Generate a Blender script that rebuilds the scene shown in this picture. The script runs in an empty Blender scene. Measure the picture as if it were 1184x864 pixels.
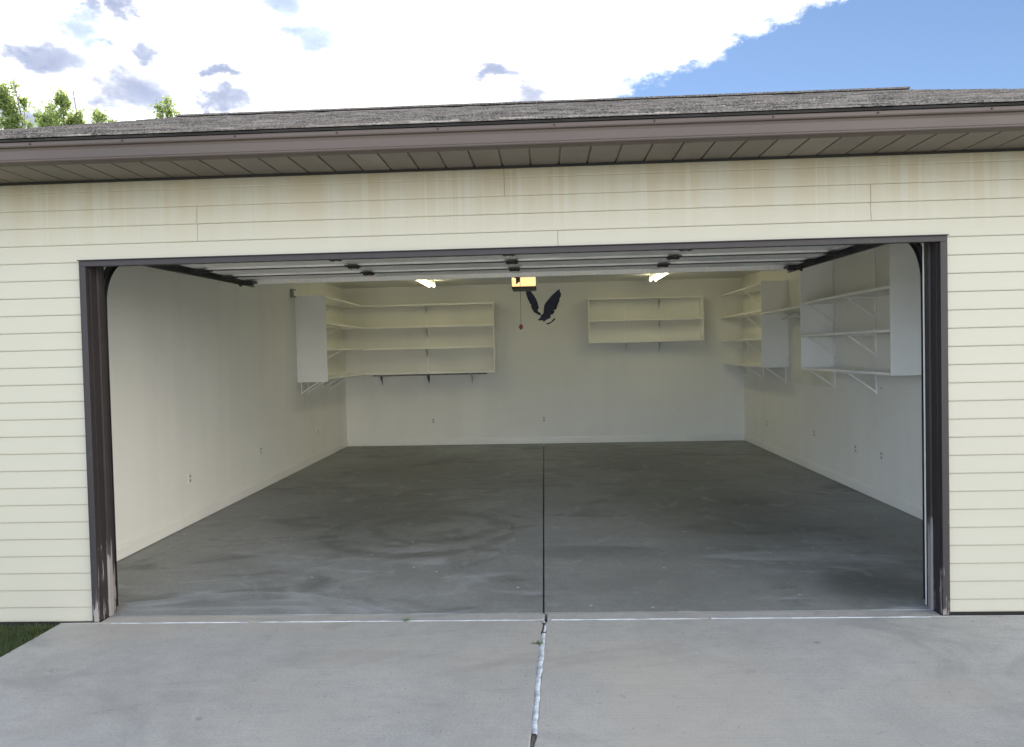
import bpy, bmesh, math, random
from mathutils import Vector, Matrix
random.seed(7)
R = math.radians
scene = bpy.context.scene
COL = scene.collection
EXPOSURE = 1.5

# ------------------------------------------------------------------ node helpers
def srgb(r, g, b):
    f = lambda c: c/12.92 if c <= .04045 else ((c+.055)/1.055)**2.4
    return (f(r/255), f(g/255), f(b/255), 1)

class NT:
    """tiny node-graph writer"""
    def __init__(s, tree): s.t = tree; s.n = tree.nodes; s.l = tree.links
    def node(s, kind, **kw):
        n = s.n.new(kind)
        for k, v in kw.items(): setattr(n, k, v)
        return n
    def put(s, sock, v):
        if hasattr(v, 'links') or isinstance(v, bpy.types.NodeSocket): s.l.new(v, sock)
        else: sock.default_value = v
    def math(s, op, a, b=0.0, c=None, clamp=False):
        n = s.node('ShaderNodeMath', operation=op, use_clamp=clamp)
        s.put(n.inputs[0], a); s.put(n.inputs[1], b)
        if c is not None: s.put(n.inputs[2], c)
        return n.outputs[0]
    def smooth(s, x, a, b):
        n = s.node('ShaderNodeMapRange', interpolation_type='SMOOTHSTEP')
        s.put(n.inputs['Value'], x)
        if a <= b:
            n.inputs['From Min'].default_value = a; n.inputs['From Max'].default_value = b
        else:
            n.inputs['From Min'].default_value = b; n.inputs['From Max'].default_value = a
            n.inputs['To Min'].default_value = 1; n.inputs['To Max'].default_value = 0
        return n.outputs[0]
    def mix(s, f, a, b, blend='MIX'):
        n = s.node('ShaderNodeMix', data_type='RGBA', blend_type=blend)
        s.put(n.inputs[0], f); s.put(n.inputs[6], a); s.put(n.inputs[7], b)
        return n.outputs[2]
    def coord(s, scale=(1, 1, 1), which='Object'):
        tc = s.node('ShaderNodeTexCoord'); m = s.node('ShaderNodeMapping')
        m.inputs['Scale'].default_value = scale
        s.l.new(tc.outputs[which], m.inputs['Vector']); return m.outputs[0]
    def noise(s, vec, scale=5., detail=4., rough=.55, dist=0.):
        n = s.node('ShaderNodeTexNoise')
        n.inputs['Scale'].default_value = scale; n.inputs['Detail'].default_value = detail
        n.inputs['Roughness'].default_value = rough; n.inputs['Distortion'].default_value = dist
        s.l.new(vec, n.inputs['Vector']); return n.outputs[0]
    def voro(s, vec, scale, dim='3D'):
        n = s.node('ShaderNodeTexVoronoi', voronoi_dimensions=dim); n.inputs['Scale'].default_value = scale
        s.l.new(vec, n.inputs['Vector']); return n
    def xyz(s, vec):
        n = s.node('ShaderNodeSeparateXYZ'); s.l.new(vec, n.inputs[0]); return n.outputs
    def bump(s, h, strength=.3, dist=.01):
        n = s.node('ShaderNodeBump'); n.inputs['Strength'].default_value = strength
        n.inputs['Distance'].default_value = dist; s.put(n.inputs['Height'], h); return n.outputs[0]

def material(name):
    m = bpy.data.materials.new(name); m.use_nodes = True
    t = NT(m.node_tree); b = t.n['Principled BSDF']
    return m, t, b

def paint(name, col, rough=.5, var=.12, scale=3., metal=0., bump=.1, bscale=60., bdist=.002):
    m, t, b = material(name)
    v = t.coord()
    n = t.noise(v, scale, 5)
    dark = tuple(c*(1-var) for c in col[:3])+(1,)
    lite = tuple(min(1, c*(1+var)) for c in col[:3])+(1,)
    t.put(b.inputs['Base Color'], t.mix(t.smooth(n, .3, .7), dark, lite))
    b.inputs['Metallic'].default_value = metal
    t.put(b.inputs['Roughness'], t.math('ADD', t.math('MULTIPLY', t.noise(v, scale*4, 3), .16), rough-.08))
    t.put(b.inputs['Normal'], t.bump(t.noise(v, bscale, 3), bump, bdist))
    return m

# ------------------------------------------------------------------ mesh helpers
def box(bm, x0, x1, y0, y1, z0, z1, bev=0):
    xs, ys, zs = sorted((x0, x1)), sorted((y0, y1)), sorted((z0, z1))
    vs = [bm.verts.new((x, y, z)) for z in zs for y in ys for x in xs]
    fs = [bm.faces.new([vs[i] for i in q]) for q in ((0, 2, 3, 1), (4, 5, 7, 6), (0, 1, 5, 4), (2, 6, 7, 3), (0, 4, 6, 2), (1, 3, 7, 5))]
    if bev:
        es = {e for f in fs for e in f.edges}
        bmesh.ops.bevel(bm, geom=list(es), offset=bev, segments=2, affect='EDGES', profile=.6)
def prism(bm, poly, ext):
    """solid: polygon (3-D points) swept by the vector ext"""
    ext = Vector(ext); a = [bm.verts.new(p) for p in poly]; b = [bm.verts.new(Vector(p)+ext) for p in poly]
    n = len(a); f0 = bm.faces.new(a[::-1]); f1 = bm.faces.new(b)
    for i in range(n): bm.faces.new((a[i], a[(i+1) % n], b[(i+1) % n], b[i]))
    bmesh.ops.triangulate(bm, faces=[f0, f1])
def tube(bm, pts, rad, seg=8, caps=True):
    pts = [Vector(p) for p in pts]; rings = []
    if not isinstance(rad, (list, tuple)): rad = [rad]*len(pts)
    for i, p in enumerate(pts):
        d = (pts[min(i+1, len(pts)-1)]-pts[max(i-1, 0)]).normalized()
        u = d.orthogonal().normalized() if abs(d.z) > .9 else d.cross(Vector((0, 0, 1))).normalized()
        w = d.cross(u)
        rings.append([bm.verts.new(p+(u*math.cos(2*math.pi*k/seg)+w*math.sin(2*math.pi*k/seg))*rad[i]) for k in range(seg)])
    for a, b in zip(rings, rings[1:]):
        for k in range(seg): bm.faces.new((a[k], a[(k+1) % seg], b[(k+1) % seg], b[k]))
    if caps: bm.faces.new(rings[0][::-1]); bm.faces.new(rings[-1])
def bar(bm, p, q, w, h, up=(0, 0, 1)):
    """rectangular bar from p to q"""
    p, q = Vector(p), Vector(q); d = (q-p).normalized(); u = Vector(up)
    s = d.cross(u)
    if s.length < 1e-4: s = d.cross(Vector((1, 0, 0)))
    s.normalize(); t = s.cross(d)
    c = [s*(a*w/2)+t*(b*h/2) for a, b in ((-1, -1), (1, -1), (1, 1), (-1, 1))]
    prism(bm, [p+k for k in c], q-p)
def new(): return bmesh.new()
def obj(name, bm, mat, parent=None, smooth=False, recalc=True):
    """link the bmesh as ONE object; a child is stored relative to its parent's base"""
    base = Vector((0, 0, 0)); q = parent
    while q: base += q.location; q = q.parent
    if base.length: bmesh.ops.translate(bm, verts=bm.verts, vec=-base)
    if recalc: bmesh.ops.recalc_face_normals(bm, faces=bm.faces)
    me = bpy.data.meshes.new(name); bm.to_mesh(me); bm.free()
    if mat: me.materials.append(mat)
    if smooth:
        for p in me.polygons: p.use_smooth = True
    o = bpy.data.objects.new(name, me); COL.objects.link(o)
    if parent: o.parent = parent
    return o
def thing(name, label, cat, loc=(0, 0, 0), group=None):
    o = bpy.data.objects.new(name, None); COL.objects.link(o); o.location = loc; o.empty_display_size = .2
    return tag(o, label, cat, group)
def tag(o, label, cat, group=None):
    o['label'] = label; o['category'] = cat
    if group: o['group'] = group
    return o
def structure(o): o['kind'] = 'structure'; return o
def copy_tree(o, parent=None):
    c = o.copy(); COL.objects.link(c)
    if parent: c.parent = parent
    for ch in [k for k in bpy.data.objects if k.parent == o]: copy_tree(ch, c)
    return c

# ------------------------------------------------------------------ measures (metres; wall face y=0, camera on -y)
OXL, OXR, OZT = -2.743, 2.286, 2.165          # outside of the door frame
XL, XR, YB, ZC = -3.355, 3.286, 8.18, 2.705   # room
EXL, EXR, EYB = -3.50, 3.43, 8.33             # outer walls
WT = .14
SOF = 2.64
RXL, RXR, RY0, RZ0, RYR, RZR = -4.14, 4.05, -.487, 2.760, 4.16, 4.345   # roof
zbl, zbr = .038, .019
def fz(x, y):
    t = min(1, max(0, y/YB)); s = (x-XL)/(XR-XL)
    return .004+t*((1-s)*zbl+s*zbr)

# ------------------------------------------------------------------ materials
def m_siding():
    m, t, b = material('vinyl_siding')
    v = t.coord(); x, y, z = t.xyz(v)
    base = t.mix(t.noise(v, 1.3, 4), (.388, .368, .297, 1), (.430, .408, .330, 1))
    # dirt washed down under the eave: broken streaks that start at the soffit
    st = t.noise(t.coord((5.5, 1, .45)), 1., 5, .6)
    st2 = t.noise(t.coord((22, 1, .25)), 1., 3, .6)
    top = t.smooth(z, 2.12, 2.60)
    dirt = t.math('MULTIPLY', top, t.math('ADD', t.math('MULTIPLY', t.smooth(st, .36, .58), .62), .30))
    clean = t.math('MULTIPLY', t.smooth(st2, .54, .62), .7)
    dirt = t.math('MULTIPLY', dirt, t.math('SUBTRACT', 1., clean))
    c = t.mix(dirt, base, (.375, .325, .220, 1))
    # splash dirt near the ground and a chalky mottling
    low = t.math('MULTIPLY', t.smooth(z, .22, .0), t.smooth(t.noise(t.coord((9, 1, 5)), 1., 5), .45, .75))
    c = t.mix(t.math('MULTIPLY', low, .45), c, (.38, .36, .31, 1))
    spk = t.smooth(t.noise(v, 46, 2), .70, .78)
    c = t.mix(t.math('MULTIPLY', spk, .22), c, (.42, .38, .30, 1))
    t.put(b.inputs['Base Color'], c); b.inputs['Roughness'].default_value = .55
    grain = t.noise(t.coord((3, 1, 60)), 3., 4)
    wav = t.noise(t.coord((1.2, 1, 4)), 1., 2)
    t.put(b.inputs['Normal'], t.bump(t.math('ADD', grain, t.math('MULTIPLY', wav, 6)), .25, .002))
    return m
def m_concrete(name, c0, c1, stain, stain_amt, rough, seed=0, spots=True, tracks=False):
    m, t, b = material(name)
    v = t.coord(); x, y, z = t.xyz(v)
    big = t.noise(v, .55, 6, .6, .6); mid = t.noise(v, 3.2, 6, .65); fine = t.noise(v, 90, 3, .7)
    grit = t.noise(v, 300, 2, .7)
    c = t.mix(t.smooth(big, .32, .68), c0, c1)
    c = t.mix(t.math('MULTIPLY', t.smooth(mid, .38, .72), .30), c, tuple(k*1.25 for k in c1[:3])+(1,))
    blot = t.noise(v, 11, 6, .7)
    c = t.mix(t.math('MULTIPLY', t.smooth(blot, .45, .72), .30), c, tuple(k*.70 for k in c0[:3])+(1,))
    c = t.mix(t.math('MULTIPLY', t.smooth(blot, .46, .28), .25), c, tuple(k*1.22 for k in c1[:3])+(1,))
    c = t.mix(t.math('MULTIPLY', t.smooth(fine, .38, .62), .34), c, tuple(k*.58 for k in c0[:3])+(1,))
    c = t.mix(t.math('MULTIPLY', t.smooth(grit, .52, .66), .34), c, tuple(k*1.55 for k in c1[:3])+(1,))
    sm = t.math('MULTIPLY', t.smooth(t.noise(t.coord((.9, 1.7, 1)), .9, 7, .62, 1.4), .50, .68), stain_amt)
    c = t.mix(sm, c, stain)
    if tracks:   # where two cars parked: oil and tyre dirt, swept edges
        for cx, cy, sx, sy, a in ((-1.55, 2.9, .9, 1.5, .55), (1.5, 3.2, .9, 2.0, .60), (-1.7, 5.6, 1.2, 1.7, .5), (1.4, 6., 1.3, 1.6, .55),
                                  (2.05, .55, .35, .5, .8), (-2.45, .32, .55, .16, .4), (.55, 1.4, .9, .22, .3)):
            dx = t.math('DIVIDE', t.math('SUBTRACT', x, cx), sx); dy = t.math('DIVIDE', t.math('SUBTRACT', y, cy), sy)
            d = t.math('SQRT', t.math('ADD', t.math('MULTIPLY', dx, dx), t.math('MULTIPLY', dy, dy)))
            d = t.math('ADD', d, t.math('MULTIPLY', t.math('SUBTRACT', mid, .5), 1.3))
            c = t.mix(t.math('MULTIPLY', t.smooth(d, 1.25, .25), a), c, stain)
        for cx, cy, r in ((-1.12, 2.15, .78), (-1.0, 2.3, .52)):   # swirl left by a drip pan
            dx = t.math('SUBTRACT', x, cx); dy = t.math('SUBTRACT', y, cy)
            d = t.math('SQRT', t.math('ADD', t.math('MULTIPLY', dx, dx), t.math('MULTIPLY', dy, dy)))
            d = t.math('ADD', d, t.math('MULTIPLY', t.math('SUBTRACT', mid, .5), .35))
            rg = t.math('MULTIPLY', t.smooth(d, r-.10, r), t.smooth(d, r+.12, r+.02))
            c = t.mix(t.math('MULTIPLY', rg, .5), c, stain)
        pale = t.math('MULTIPLY', t.smooth(t.noise(t.coord((.8, 2.6, 1)), 1., 6, .6, 1.), .52, .70), t.smooth(y, 2.6, .1))
        c = t.mix(t.math('MULTIPLY', pale, .75), c, (.40, .42, .455, 1))
        worn = t.smooth(t.noise(t.coord((1.3, 1.1, 1)), 1.7, 8, .68, 1.8), .53, .66)
        c = t.mix(t.math('MULTIPLY', worn, .42), c, (.33, .335, .33, 1))
        dust = t.math('MULTIPLY', t.smooth(t.noise(t.coord((6, 6, 1)), 3, 4), .68, .76), .4)
        c = t.mix(dust, c, (.34, .33, .31, 1))
    if not tracks:   # broad warm and cool patches of an old pour
        hue = t.noise(v, .42, 4, .6, .5)
        c = t.mix(t.math('MULTIPLY', t.smooth(hue, .45, .66), .55), c, (c1[0]*1.02, c1[1]*.94, c1[2]*.84, 1))
        c = t.mix(t.math('MULTIPLY', t.smooth(hue, .50, .34), .25), c, (c0[0]*.98, c0[1]*1.02, c0[2]*1.18, 1))
    else:
        fl = t.voro(v, 3.4, '2D'); fp = t.smooth(t.xyz(fl.outputs['Color'])[2], .86, .90)
        c = t.mix(t.math('MULTIPLY', t.smooth(t.math('ADD', fl.outputs['Distance'], t.math('MULTIPLY', t.math('SUBTRACT', fine, .5), .05)), .045, .02), fp), c, (.5, .5, .49, 1))
    if spots:    # gum and drip spots
        vo = t.voro(v, 2.1, '2D'); rc = t.xyz(vo.outputs['Color'])
        ds = t.math('ADD', vo.outputs['Distance'], t.math('ADD', t.math('MULTIPLY', t.math('SUBTRACT', t.noise(v, 26, 4, .7), .5), .11), t.math('MULTIPLY', rc[1], .03)))
        pick = t.smooth(rc[0], .66, .70)
        c = t.mix(t.math('MULTIPLY', t.math('MULTIPLY', t.smooth(ds, .058, .022), pick), t.math('ADD', .25, t.math('MULTIPLY', rc[2], .5))), c, tuple(k*.38 for k in c0[:3])+(1,))
        v2 = t.voro(v, 9.0, '2D'); p2 = t.smooth(t.xyz(v2.outputs['Color'])[0], .80, .84)
        c = t.mix(t.math('MULTIPLY', t.math('MULTIPLY', t.smooth(v2.outputs['Distance'], .06, .03), p2), .5), c, tuple(k*.45 for k in c0[:3])+(1,))
        broom = t.noise(t.coord((2.0, 130, 1)), 1., 4, .7)
        c = t.mix(t.math('MULTIPLY', t.smooth(broom, .42, .66), .16), c, tuple(k*.66 for k in c0[:3])+(1,))
        sc = t.smooth(t.noise(t.coord((2.2, 5, 1)), 1.6, 7, .7, .8), .62, .72)
        c = t.mix(t.math('MULTIPLY', sc, .38), c, tuple(k*.5 for k in c0[:3])+(1,))
    t.put(b.inputs['Base Color'], c)
    t.put(b.inputs['Roughness'], t.math('ADD', t.math('MULTIPLY', t.math('SUBTRACT', mid, .5), .35), rough))
    t.put(b.inputs['Normal'], t.bump(t.math('ADD', t.math('ADD', fine, t.math('MULTIPLY', mid, 1.5)), grit), .35, .003))
    return m
def m_frame():
    m, t, b = material('brown_frame_paint')
    v = t.coord(); x, y, z = t.xyz(v)
    n = t.noise(t.coord((14, 14, 1.6)), 1., 6, .65)
    base = t.mix(n, (.015, .011, .0115, 1), (.034, .026, .027, 1))
    right = t.smooth(x, 0., 1.)
    thr = t.math('SUBTRACT', .86, t.math('MULTIPLY', t.smooth(z, 1.0, 0.), .34))
    e = t.math('ADD', t.math('ADD', t.noise(t.coord((30, 30, 3.2)), 1., 6, .7), t.math('MULTIPLY', t.math('SUBTRACT', n, .5), .5)), 0.)
    bare = t.smooth(t.math('SUBTRACT', e, thr), 0., .05)
    chip = t.smooth(t.noise(t.coord((40, 40, 12)), 1., 5, .7), .72, .75)
    bare = t.math('MAXIMUM', bare, t.math('MULTIPLY', chip, .6))
    t.put(b.inputs['Base Color'], t.mix(bare, base, t.mix(n, (.16, .14, .135, 1), (.33, .30, .285, 1))))
    t.put(b.inputs['Roughness'], t.math('ADD', .58, t.math('MULTIPLY', bare, .3)))
    t.put(b.inputs['Normal'], t.bump(t.math('SUBTRACT', n, bare), .4, .003))
    return m
def m_peel():
    """door-stop strip: brown paint flaked off to grey wood towards the ground"""
    m, t, b = material('peeling_stop_paint')
    x, y, z = t.xyz(t.coord())
    n = t.noise(t.coord((22, 22, 3.)), 1., 6, .7); e = t.math('ADD', z, t.math('MULTIPLY', t.math('SUBTRACT', n, .5), 1.5))
    bare = t.smooth(e, .52, .40)
    wood = t.mix(t.noise(t.coord((90, 90, 2)), 1., 4), (.19, .17, .165, 1), (.37, .345, .335, 1))
    t.put(b.inputs['Base Color'], t.mix(bare, t.mix(n, (.016, .013, .013, 1), (.05, .04, .04, 1)), wood))
    t.put(b.inputs['Roughness'], t.math('ADD', .55, t.math('MULTIPLY', bare, .3)))
    t.put(b.inputs['Normal'], t.bump(t.math('SUBTRACT', n, bare), .4, .003))
    return m
def m_drywall():
    m, t, b = material('painted_drywall')
    v = t.coord(); x, y, z = t.xyz(v)
    n = t.noise(v, .9, 5, .6)
    c = t.mix(t.smooth(n, .3, .7), (.81, .80, .745, 1), (.85, .84, .785, 1))
    scuff = t.math('MULTIPLY', t.smooth(t.noise(t.coord((2, 2, 4)), 1.8, 7, .7, .5), .60, .75), t.smooth(z, 1.9, .4))
    c = t.mix(t.math('MULTIPLY', scuff, .16), c, (.45, .44, .39, 1))
    vert = t.noise(t.coord((2.4, 2.4, .25)), 1., 4)
    c = t.mix(t.math('MULTIPLY', t.smooth(vert, .42, .70), .09), c, (.50, .495, .45, 1))
    vo = t.voro(v, 2.2); pick = t.smooth(t.xyz(vo.outputs['Color'])[1], .70, .74)   # nail holes
    c = t.mix(t.math('MULTIPLY', t.smooth(vo.outputs['Distance'], .028, .016), pick), c, (.12, .11, .10, 1))
    t.put(b.inputs['Base Color'], c); b.inputs['Roughness'].default_value = .6
    t.put(b.inputs['Normal'], t.bump(t.noise(v, 130, 3), .22, .003))
    return m
def m_shingle():
    m, t, b = material('asphalt_shingle')
    at = t.node('ShaderNodeAttribute', attribute_name='tint'); v = t.coord()
    c = t.mix(at.outputs['Fac'], (.055, .047, .044, 1), (.215, .192, .176, 1))
    c = t.mix(t.math('MULTIPLY', t.smooth(t.noise(v, 70, 4, .7), .46, .60), .55), c, (.33, .315, .30, 1))
    c = t.mix(t.math('MULTIPLY', t.smooth(t.noise(v, 1.2, 5), .45, .7), .35), c, (.20, .165, .145, 1))
    t.put(b.inputs['Base Color'], c); b.inputs['Roughness'].default_value = .82
    t.put(b.inputs['Normal'], t.bump(t.noise(v, 180, 2), .8, .004))
    return m
def m_soffit():
    m, t, b = material('soffit_aluminium')
    at = t.node('ShaderNodeAttribute', attribute_name='tint'); v = t.coord()
    c = t.mix(at.outputs['Fac'], (.152, .130, .115, 1), (.208, .180, .156, 1))
    c = t.mix(t.math('MULTIPLY', t.smooth(t.noise(t.coord((3, 3, 1)), 1.5, 5), .5, .7), .4), c, (.10, .088, .078, 1))
    t.put(b.inputs['Base Color'], c); b.inputs['Roughness'].default_value = .5
    t.put(b.inputs['Normal'], t.bump(t.noise(v, 10, 2), .08, .002))
    return m
def m_galv():
    m, t, b = material('galvanised_steel')
    v = t.coord(); vo = t.voro(t.coord((1, 1, 1)), 55)
    n = t.noise(t.coord((1.5, 1, 8)), 1., 5)
    c = t.mix(n, (.74, .73, .70, 1), (.90, .89, .85, 1)); c = t.mix(.12, c, vo.outputs['Color'])
    t.put(b.inputs['Base Color'], c); b.inputs['Metallic'].default_value = .15
    t.put(b.inputs['Roughness'], t.math('ADD', .28, t.math('MULTIPLY', n, .3)))
    t.put(b.inputs['Normal'], t.bump(t.noise(v, 30, 2), .15, .002))
    return m
def m_emit(name, col, strength):
    m, t, b = material(name)
    b.inputs['Base Color'].default_value = (.8, .78, .7, 1); b.inputs['Roughness'].default_value = .4
    n = t.noise(t.coord(), 9, 2)
    t.put(b.inputs['Emission Color'], t.mix(n, col, tuple(k*.93 for k in col[:3])+(1,)))
    b.inputs['Emission Strength'].default_value = strength
    return m
def m_leaf(name, c0, c1):
    m, t, b = material(name)
    at = t.node('ShaderNodeAttribute', attribute_name='tint')
    c = t.mix(at.outputs['Fac'], c0, c1)
    t.put(b.inputs['Base Color'], c); b.inputs['Roughness'].default_value = .5
    tr = t.node('ShaderNodeBsdfTranslucent'); t.put(tr.inputs['Color'], t.mix(.5, c, (.36, .42, .10, 1)))
    mx = t.node('ShaderNodeMixShader'); mx.inputs[0].default_value = .45
    t.l.new(b.outputs[0], mx.inputs[1]); t.l.new(tr.outputs[0], mx.inputs[2])
    t.l.new(mx.outputs[0], t.n['Material Output'].inputs['Surface'])
    return m
def m_soil(name, c0, c1, c2):
    m, t, b = material(name); v = t.coord()
    c = t.mix(t.smooth(t.noise(v, .25, 6), .35, .65), c0, c1)
    c = t.mix(t.math('MULTIPLY', t.smooth(t.noise(v, 24, 5, .7), .5, .7), .6), c, c2)
    t.put(b.inputs['Base Color'], c); b.inputs['Roughness'].default_value = .95
    t.put(b.inputs['Normal'], t.bump(t.noise(v, 40, 5, .7), .8, .03))
    return m

M = dict(
    siding=m_siding(), frame=m_frame(), peel=m_peel(), drywall=m_drywall(), shingle=m_shingle(), galv=m_galv(),
    drive=m_concrete('driveway_concrete', (.338, .325, .304, 1), (.425, .409, .383, 1), (.20, .197, .19, 1), .45, .82),
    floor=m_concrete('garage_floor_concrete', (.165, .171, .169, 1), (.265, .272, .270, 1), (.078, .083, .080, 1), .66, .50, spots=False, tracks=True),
    bounce=m_concrete('bounce_concrete', (.34, .335, .325, 1), (.42, .415, .40, 1), (.26, .25, .24, 1), .3, .85),
    found=paint('foundation_concrete', (.06, .058, .055), .9, .3, 6, bump=.5, bscale=30, bdist=.01),
    gutter=paint('gutter_brown', (.076, .056, .047), .55, .10, 1.4, bump=.08, bscale=12),
    soffit=m_soffit(),
    dark=paint('dark_gap', (.018, .017, .017), .8, .2, 4),
    black=paint('black_steel', (.022, .022, .025), .45, .25, 9, bump=.2, bscale=50),
    doorskin=paint('door_back_steel', (.80, .79, .76), .42, .08, 2.5, bump=.1, bscale=14),
    ceiling=paint('ceiling_paint', (.80, .79, .75), .7, .05, 1., bump=.25, bscale=90, bdist=.004),
    shelf=paint('shelf_paint', (.92, .91, .87), .42, .03, 2.5, bump=.12, bscale=40),
    bracket=paint('bracket_steel', (.86, .86, .83), .4, .08, 9),
    rod=paint('rod_steel', (.24, .235, .22), .4, .2, 9, metal=.2),
    basebd=paint('baseboard_paint', (.82, .81, .76), .4, .03, 2., bump=.15, bscale=30),
    board=paint('plywood_paint', (.74, .74, .665), .6, .07, 1.8, bump=.15, bscale=25),
    plate=paint('outlet_plate', (.80, .79, .74), .4, .04, 20),
    socket=paint('outlet_socket', (.30, .29, .27), .5, .1, 20),
    opener=paint('opener_case', (.035, .033, .032), .5, .15, 8),
    lens=m_emit('opener_lens', (1., .60, .22, 1), .50),
    tubelamp=m_emit('fluorescent_tube', (1., .94, .55, 1), 5.0),
    fixture=paint('fixture_enamel', (.66, .65, .58), .35, .04, 5),
    navy=paint('navy_vinyl', (.013, .020, .060), .45, .15, 20),
    red=paint('red_plastic', (.22, .012, .02), .4, .1, 20),
    cord=paint('cord_fibre', (.16, .09, .08), .8, .1, 40),
    seal=paint('white_sealant', (.52, .55, .59), .85, .28, 22, bump=.6, bscale=45, bdist=.008),
    seal2=paint('threshold_sealant', (.40, .415, .43), .9, .25, 9, bump=.6, bscale=45, bdist=.006),
    bark=paint('bark', (.15, .13, .11), .9, .3, 6, bump=.8, bscale=18, bdist=.02),
    leaf=m_leaf('leaf', (.10, .16, .045, 1), (.27, .34, .12, 1)),
    blade=m_leaf('grass_blade', (.022, .048, .018, 1), (.075, .10, .045, 1)),
    soil=m_soil('lawn', (.06, .085, .03, 1), (.085, .105, .04, 1), (.05, .045, .025, 1)),
    rake=paint('rake_brown', (.10, .085, .085), .5, .1, 3),
    filler2=paint('joint_dirt', (.13, .105, .085), .95, .35, 30, bump=.9, bscale=80, bdist=.006),
    filler=paint('joint_filler', (.050, .040, .036), .9, .3, 20, bump=.6, bscale=60, bdist=.006),
    dirt=paint('soil_dark', (.05, .042, .033), .95, .3, 20, bump=.8, bscale=60, bdist=.01),
)

# ================================================================== SETTING: ground, lawn, driveway
bm = new()
S = 260
box(bm, -S, S, -S, S, -.6, -.045)
structure(obj('lawn', bm, M['soil']))

bm = new(); box(bm, -60, 60, -26, -9.0, -.3, -.012)     # unseen pale concrete behind the camera, added to bounce sun into the garage
structure(obj('bounce_slab', bm, M['bounce']))
def seam_x(y):      # wandering joint in the drive
    return -.030 + (y+.05)*.036 + .0018*math.sin(y*9.)+.0012*math.sin(y*23+1)
bm = new()
ys = [-.055-.06*i for i in range(0, 150)]
def slab(bm, left, right, ys, z=0., depth=.09, rnd=.006):
    prev = None; rows = []
    for y in ys:
        l, r = left(y), right(y)
        rows.append([bm.verts.new(p) for p in ((l, y, z-depth), (l, y, z-rnd), (l+rnd, y, z), (r-rnd, y, z), (r, y, z-rnd), (r, y, z-depth))])
    for a, b in zip(rows, rows[1:]):
        for k in range(5): bm.faces.new((a[k], a[k+1], b[k+1], b[k]))
    bm.faces.new(rows[0]); bm.faces.new(rows[-1][::-1])
def jag(y): return .0035*math.sin(y*37)+.003*math.sin(y*71+2)+.002*math.sin(y*140)
slab(bm, lambda y: -2.94, lambda y: seam_x(y)-.009+jag(y), ys)
slab(bm, lambda y: seam_x(y)+.009+jag(y+5), lambda y: 3.35, ys)
drive = structure(obj('driveway', bm, M['drive']))
bm = new()    # narrow apron strip between the threshold line and the garage slab
ya = [.054, .03, 0, -.034, -.042]
slab(bm, lambda y: -2.94 if y < -.041 else OXL+.045, lambda y: -.030, ya, z=.002)
slab(bm, lambda y: -.016, lambda y: 3.35 if y < -.041 else OXR-.045, ya, z=.002)
obj('apron_strip', bm, M['drive'], drive)
def ribbon(bm, path, halfw, z0, z1, seed):
    rnd = random.Random(seed); rows = []; a = c = halfw
    for i, (x, y, nx, ny) in enumerate(path):
        a = .75*a+.25*halfw*(.3+1.4*rnd.random()); c = .75*c+.25*halfw*(.3+1.4*rnd.random())
        rows.append([bm.verts.new(p) for p in ((x-nx*c, y-ny*c, z0), (x-nx*c*.6, y-ny*c*.6, z1), (x+nx*a*.6, y+ny*a*.6, z1), (x+nx*a, y+ny*a, z0))])
    for a, b in zip(rows, rows[1:]):
        for k in range(3): bm.faces.new((a[k], a[k+1], b[k+1], b[k]))
bm = new()
ribbon(bm, [(seam_x(y)+.003*math.sin(y*31), y, 1, 0) for y in [-.07-.012*i for i in range(4)]], .010, -.004, .004, 1)
ribbon(bm, [(seam_x(y)+.006+.003*math.sin(y*31), y, 1, 0) for y in [-.135-.012*i for i in range(10)]], .006, -.004, .004, 2)
ribbon(bm, [(seam_x(y)+.0018*math.sin(y*17)+.0012*math.sin(y*41), y, 1, 0) for y in [-.26-.012*i for i in range(93)]], .0125, -.003, .0022, 3)
obj('joint_sealant', bm, M['seal'], drive, smooth=True)
bm = new()
for x0, x1, sd in ((-2.62, -1.75, 4), (-1.72, -.06, 5), (.01, .9, 6), (.93, 2.2, 7)):
    n = int((x1-x0)/.02)
    ribbon(bm, [(x0+.02*i, -.0485+.0015*math.sin(i*.7), 0, 1) for i in range(n)], .0075, -.003, .004, sd)
obj('threshold_sealant', bm, M['seal2'], drive, smooth=True)
bm = new()
box(bm, -3.2, 3.35, -14, .07, -.3, -.035)
obj('gravel_base', bm, M['dirt'], drive)
bm = new()
ribbon(bm, [(seam_x(y), y, 1, 0) for y in [-.06-.03*i for i in range(290)]], .014, -.03, -.009, 8)
obj('joint_filler', bm, M['filler2'], drive)

# grass beside the drive (uncountable): one object of many blades
bm = new(); tint = bm.faces.layers.float.new('tint'); rnd = random.Random(3)
def blades(x0, x1, y0, y1, n, h0, h1):
    for i in range(n):
        x = rnd.uniform(x0, x1); y = rnd.uniform(y0, y1)
        h = rnd.uniform(h0, h1); a = rnd.uniform(0, 6.28); w = rnd.uniform(.0015, .0032); l = rnd.uniform(.15, .9)*h
        dx, dy = math.cos(a), math.sin(a)
        p = [Vector((x-dy*w, y+dx*w, -.046)), Vector((x+dy*w, y-dx*w, -.046)), Vector((x+dx*l*.4+dy*w*.8, y+dy*l*.4-dx*w*.8, -.046+h*.6)),
             Vector((x+dx*l*.4-dy*w*.8, y+dy*l*.4+dx*w*.8, -.046+h*.6)), Vector((x+dx*l, y+dy*l, -.046+h*.95))]
        v = [bm.verts.new(q) for q in p]
        k = rnd.random()
        for f in (bm.faces.new(v[:4]), bm.faces.new((v[3], v[2], v[4]))): f[tint] = k
blades(-3.5, -2.945, -1.1, -.07, 15000, .03, .075)
blades(-5.5, -2.945, -4., -.07, 15000, .03, .08)
g = obj('grass', bm, M['blade'], recalc=False)
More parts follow.
